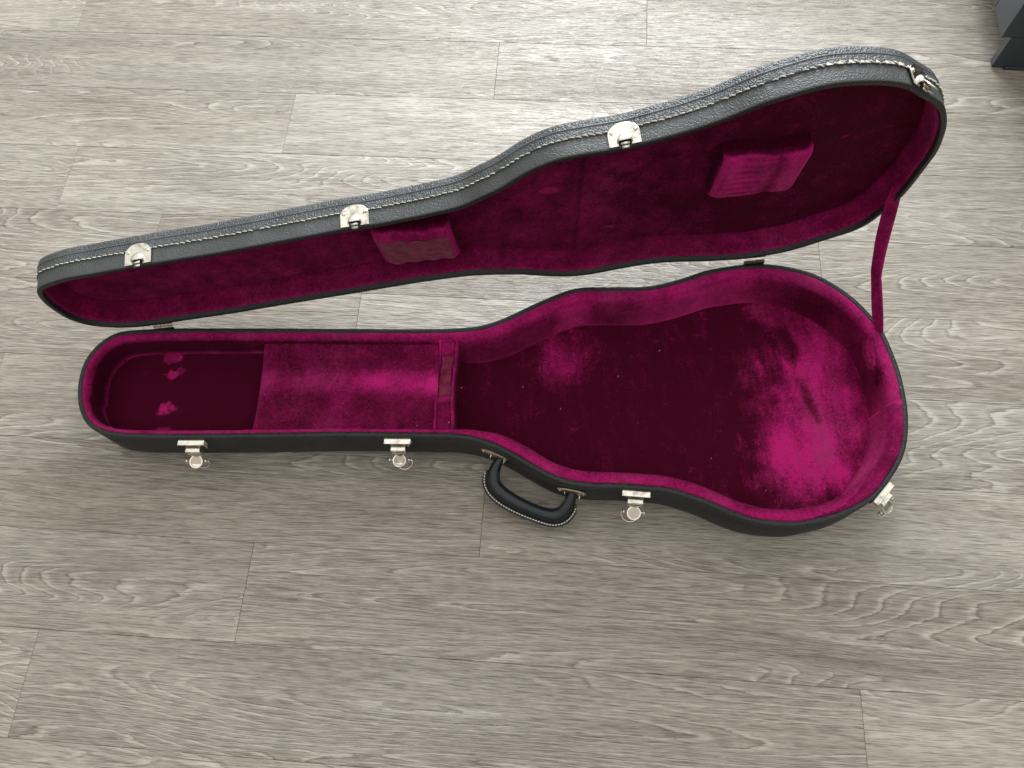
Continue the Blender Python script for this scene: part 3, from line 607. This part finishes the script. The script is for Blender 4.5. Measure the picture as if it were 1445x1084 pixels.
def handle():
    v=[];f=[];seg=20; P=H4[:,:3]; r_=H4[:,3]; edge=[]; nrm=[]
    for i in range(len(P)):
        t=P[min(i+1,79)]-P[max(i-1,0)]; t/=np.linalg.norm(t); x=np.cross(t,[0,0,1]); x/=np.linalg.norm(x)
        if np.dot(x,P[i]-np.array([.472,-.245,.03]))<0: x=-x
        z=np.cross(x,t); z*=np.sign(z[2]); nrm.append((x,z))
        th_=.0088*(.55+.45*min(1,min(i,79-i)/14)); 
        for k in range(seg):
            a=2*math.pi*k/seg; ca,sa=math.cos(a),math.sin(a)
            e=r_[i]*.86*np.sign(ca)*abs(ca)**.8; h=th_*np.sign(sa)*abs(sa)**.9*(1 if ca<.3 else 1-.55*(ca-.3)/.7)
            v.append(P[i]-x*r_[i]*.14+x*e+z*h)
        edge.append((P[i]+x*r_[i]*.60,x,z))
    for i in range(79):
        for k in range(seg): f.append((i*seg+k,i*seg+(k+1)%seg,(i+1)*seg+(k+1)%seg,(i+1)*seg+k))
    f.append(tuple(range(seg))); f.append(tuple(79*seg+k for k in range(seg))[::-1])
    g=newobj('handle',v,f,LEATHER,case,True); fix_normals(g); tag(g,label='black leather carrying handle with white stitching')
    # stitched outer flange
    ii=list(range(12,70)); v=[];f=[]
    for i in ii:
        e,x,z=edge[i]; w_=.0048*min(1,(i-11)/5,(70-i)/5)+.001
        for a,b_ in ((0,.0016),(w_,.0013),(w_+.0004,0),(w_,-.0013),(0,-.0016)): v.append(e+x*a+z*b_)
    for i in range(len(ii)-1):
        for k in range(5): f.append((i*5+k,i*5+(k+1)%5,(i+1)*5+(k+1)%5,(i+1)*5+k))
    f.append((0,1,2,3,4)); f.append(tuple((len(ii)-1)*5+k for k in (4,3,2,1,0)))
    fl_=newobj('seam_flange',v,f,LEATHER,g,True); fix_normals(fl_)
    mb=MB(); pts=[]
    for i in ii[1:-1]:
        e,x,z=edge[i]; pts.append(e+x*.0036+z*.0017)
    pts=np.array(pts); L=np.r_[0,np.cumsum(np.linalg.norm(np.diff(pts,axis=0),axis=1))]; s_=.001
    while s_<L[-1]-.004:
        q=[[np.interp(s_+d,L,pts[:,c]) for c in range(3)] for d in(0,.0012,.0024)]; q[1][2]+=.0003; mb.tube(q,.00062,5); s_+=.0037
    tag(mb.build('stitching',THREAD,g,True),kind='stuff')
    # inner seam cord
    mb=MB(); mb.tube([P[i]-nrm[i][0]*(r_[i]*.80)+nrm[i][1]*.0050 for i in range(10,72)],.0013,7); mb.build('inner_piping',LEATHER,g,True)
    # ferrules
    return g
hg=handle()
for (pa,pb,l0,l1,e0,e1) in (((.4091,-.2052),(.4429,-.2225),(.4204,-.2113,.0445),(.4358,-.2207,.0445),(.4225,-.2205,.0445),(.4345,-.2275,.0445)),((.4964,-.2651),(.5359,-.2815),(.5066,-.2690,.0445),(.5247,-.2793,.0445),(.5085,-.2768,.0445),(.5215,-.2840,.0445))):
    pm2=((pa[0]+pb[0])/2,(pa[1]+pb[1])/2); M=wall_matrix(BO,BN,pm2); mb=MB()
    mb.prism([(.0190*math.cos(a),.0530+.0062*math.sin(a)) for a in np.linspace(0,2*math.pi,21)[:-1]],.0005,.0026,M@Matrix(((1,0,0,0),(0,0,1,0),(0,1,0,0),(0,0,0,1))))
    for s in(-1,1): mb.ball((s*.0145,.0026,.0530),.0022,M=M)
    pl_=mb.build('handle_plate',BRASS,case,bev=.0003)
    Mi=M.inverted(); mb=MB(); 
    for (l,e) in ((l0,e0),(l1,e1)):
        lv=Vector(l); ev=Vector(e); wl=M@Vector(((Mi@lv).x,.002,.050)); mb.tube([wl,(wl+lv)/2+Vector((0,0,.003)),lv,ev],.00115,8)
        d=(Vector(e1)-Vector(e0)).normalized(); mb.ball(ev,.0026)
    mb.tube([e0,e1],.0022,10); mb.build('handle_loop',NICKEL,pl_,True)
    # small ring joining bar and grip
    mb=MB(); d=(Vector(e1)-Vector(e0)).normalized(); n_=Vector((-d.y,d.x,0)); 
    for e,sg in ((Vector(e0),-1),(Vector(e1),1)):
        c=e+d*.0012*sg-n_*(-.0)+Vector((0,0,-.001)); out=-Vector((M[0][1],M[1][1],0))*-1
        mb.tube([c+out*.004*math.sin(a)+out*.0035+d*sg*.0010+Vector((0,0,.0042*math.cos(a))) for a in np.linspace(0,2*math.pi,13)[:-1]],.0009,6,closed=True)
    mb.build('ring',NICKEL,pl_,True)
# ---- end padding: extra lining panel and the crumpled corner under the strap
def lookup(p): return int(np.argmin(((BO-np.array(p))**2).sum(1)))
def panel(name,pa,pb,layers,pile0,label,slant=0):
    a,b_=lookup(pa),lookup(pb)
    if a>b_: a,b_=b_,a
    if b_-a>NB/2: idx=list(range(b_,NB))+list(range(0,a+1))
    else: idx=list(range(a,b_+1))
    v=[];f=[];pi=[];m=len(layers)
    for n_,i in enumerate(idx):
        s=n_/(len(idx)-1)
        for (ins,z,p) in layers:
            ed=min(1,s/.45,(1-s)/.012); q=BO[i]+BN[i]*(max(ins-.0075*(1-ed),min(ins,.0066)))
            v.append((q[0],q[1],HH+z-(.0022*(1-ed) if z>-.003 else 0)+.001*(float(fbm(np.array(s*.3),np.array(z),81,60))-.5))); pi.append(p+pile0+(.3 if s>.975 else 0))  # last strip lightened: the lit slanted edge is painted in
    for i in range(len(idx)-1):
        for k_ in range(m-1): q=i*m+k_; f.append((q,q+m,q+m+1,q+1))
    o=newobj(name,v,f,VELVET,case,True,pi); fix_normals(o); tag(o,label=label); return o,idx
panel('end_padding',(.9385,-.2190),(.790,-.352),[(.0062,-.002,.3),(.0068,.0024,.45),(.013,.0030,.42),(.0185,.001,.42),(.0215,-.004,.55),(.0228,-.014,.70),(.0240,-.028,.80),(.0250,-.042,.85),(.0262,-.052,.80),(.0275,-.062,.60)],0,'thicker velvet padding panel at the front of the body end')
def lump(name,c,rx,ry,rz,ang,pile,label,seed):
    nu,nv=36,20; v=[];f=[];pi=[];ca,sa=math.cos(ang),math.sin(ang)
    for i in range(nv+1):
        th_=math.pi*i/nv
        for k_ in range(nu):
            ph=2*math.pi*k_/nu; d=1+.5*(float(fbm(np.array(math.cos(ph)*.1*math.sin(th_)+.3),np.array(math.sin(ph)*.1+.2*math.cos(th_)),seed,34))-.5)
            x=rx*d*math.sin(th_)*math.cos(ph); y=ry*d*math.sin(th_)*math.sin(ph); z=rz*d*math.cos(th_)
            v.append((c[0]+x*ca-y*sa,c[1]+x*sa+y*ca,c[2]+z)); pi.append(pile+.5*(float(fbm(np.array(x+.5),np.array(y+.5),seed+3,90))-.5))
    for i in range(nv):
        for k_ in range(nu): f.append((i*nu+k_,i*nu+(k_+1)%nu,(i+1)*nu+(k_+1)%nu,(i+1)*nu+k_))
    o=newobj(name,v,f,VELVET,case,True,pi); fix_normals(o); tag(o,label=label); return o
lump('lining_fold',(.9235,-.135,HH-.015),.0095,.034,.013,math.radians(-12),.55,'crumpled velvet bulge where the strap enters the base',91)
lump('lining_fold',(.9285,-.178,HH-.020),.010,.030,.018,math.radians(-4),.10,'dark pulled velvet fold beside the end padding',95)
# ---- stay strap
ST_=[((0.9262,-0.0005,0.2165),(0.9366,0.0005,0.2235)),((0.9272,-0.0021,0.2128),(0.9376,-0.0022,0.2193)),((0.9227,-0.0141,0.1936),(0.9387,-0.0131,0.204)),((0.9191,-0.0352,0.1637),(0.9339,-0.039,0.17)),((0.9181,-0.0500,0.1462),(0.9305,-0.0560,0.150)),((0.9181,-0.0615,0.1312),(0.9287,-0.0729,0.13)),((0.9192,-0.0700,0.1220),(0.9305,-0.0800,0.1215)),((0.923,-0.1058,0.0893),(0.935,-0.1097,0.0938)),((0.9295,-0.1221,0.0741),(0.9365,-0.129,0.0745)),((0.9311,-0.1261,0.0661),(0.9363,-0.134,0.0657))]
L_=spline([a for a,_ in ST_],60); R_=spline([b_ for _,b_ in ST_],60); v=[];f=[];pi=[]
for i in range(60):
    d=R_[i]-L_[i]; t=(L_[min(i+1,59)]-L_[max(i-1,0)]); n_=np.cross(d,t); n_/=np.linalg.norm(n_); n_*=-np.sign(n_[1]) if abs(n_[1])>1e-6 else 1
    for k_,u in enumerate((0,.06,.25,.5,.75,.94,1)):
        bulge=.0011*math.sin(math.pi*u)*.6+(.0008 if 0<u<1 else 0)
        v.append(L_[i]+d*u+n_*bulge); pi.append(.40 if u not in(.94,.06) else .62)
    for u in (1,.5,0): v.append(L_[i]+d*u-n_*.0008); pi.append(.3)
m=10
for i in range(59):
    for k_ in range(m): f.append((i*m+k_,i*m+(k_+1)%m,(i+1)*m+(k_+1)%m,(i+1)*m+k_))
f.append(tuple(range(m))); f.append(tuple(59*m+k_ for k_ in range(m))[::-1])
so=newobj('stay_strap',v,f,VELVET,case,True,pi); fix_normals(so); tag(so,label='magenta velvet stay strap tying the lid to the base')
# strap anchor panel on the lid wall
mb=MB(); rl=random.Random(11)
for (x_,y_,z_) in ((.3925,-.062,HH-.003),(.388,-.131,HH-.018),(.372,-.182,HH-.004),(.934,-.205,HH+.002),(.60,-.12,.0155),(.70,-.25,.0155),(.515,-.16,.0155),(.33,-.180,HH-.008),(.66,-.09,.0155),(.47,-.12,.0155),(.76,-.30,.0155)):
    a_=rl.uniform(0,6.28); l_=rl.uniform(.0012,.0030); mb.tube([(x_,y_,z_+.0008),(x_+math.cos(a_)*l_*.5,y_+math.sin(a_)*l_*.5,z_+.0014),(x_+math.cos(a_+.5)*l_,y_+math.sin(a_+.5)*l_,z_+.0008)],.00022,5)
tag(mb.build('lint_threads',THREAD,case,True),kind='stuff')
# ------------------------------------------------------------------ slate cabinet at the edge of the room
cab=bpy.data.objects.new('cabinet',None); S.collection.objects.link(cab); cx,cy=.6685,1.0186; cab.location=(cx,cy,0)
tag(cab,label='dark slate cabinet standing on the floor in the far right corner',category='cabinet')
mb=MB(); mb.box((.35,.0068,.033),(.70,.0136,.058)); mb.build('kickboard',SLATE,cab,bev=.0008)
mb=MB(); mb.box((.36,.003,.0029),(.68,.012,.0058)); mb.build('foot',SLATE,cab,bev=.0006)
ux,uy,uz=-.0149,0.0,.0628
mb=MB(); mb.box((ux+.36,uy+.0315,uz+.075),(.72,.063,.150)); mb.build('drawer_front',SLATE,cab,bev=.001)
mb=MB(); mb.box((ux+.36,uy+.0315,uz+.232),(.72,.063,.160)); mb.build('drawer_front',SLATE,cab,bev=.001)
mb=MB(); mb.box((ux+.009+.0006,uy+.0648+.19,uz+.20),(.018,.38,.40)); mb.build('side_panel',SLATE,cab,bev=.0008)
mb=MB(); mb.box((ux+.36,uy+.0645+.185,uz+.012),(.684,.37,.018)); mb.build('bottom_panel',SLATE,cab)
mb=MB(); mb.box((ux+.36,uy+.22,uz+.409),(.74,.46,.018)); mb.build('cabinet_top',SLATE,cab,bev=.001)
mb=MB(); mb.box((ux+.36,uy+.42,uz+.19),(.684,.008,.38)); mb.build('back_panel',SLATE,cab)
for x_ in (.14,.60):
    mb=MB(); mb.box((x_,.36,.033),(.04,.04,.058)); mb.build('leg',SLATE,cab,bev=.001)
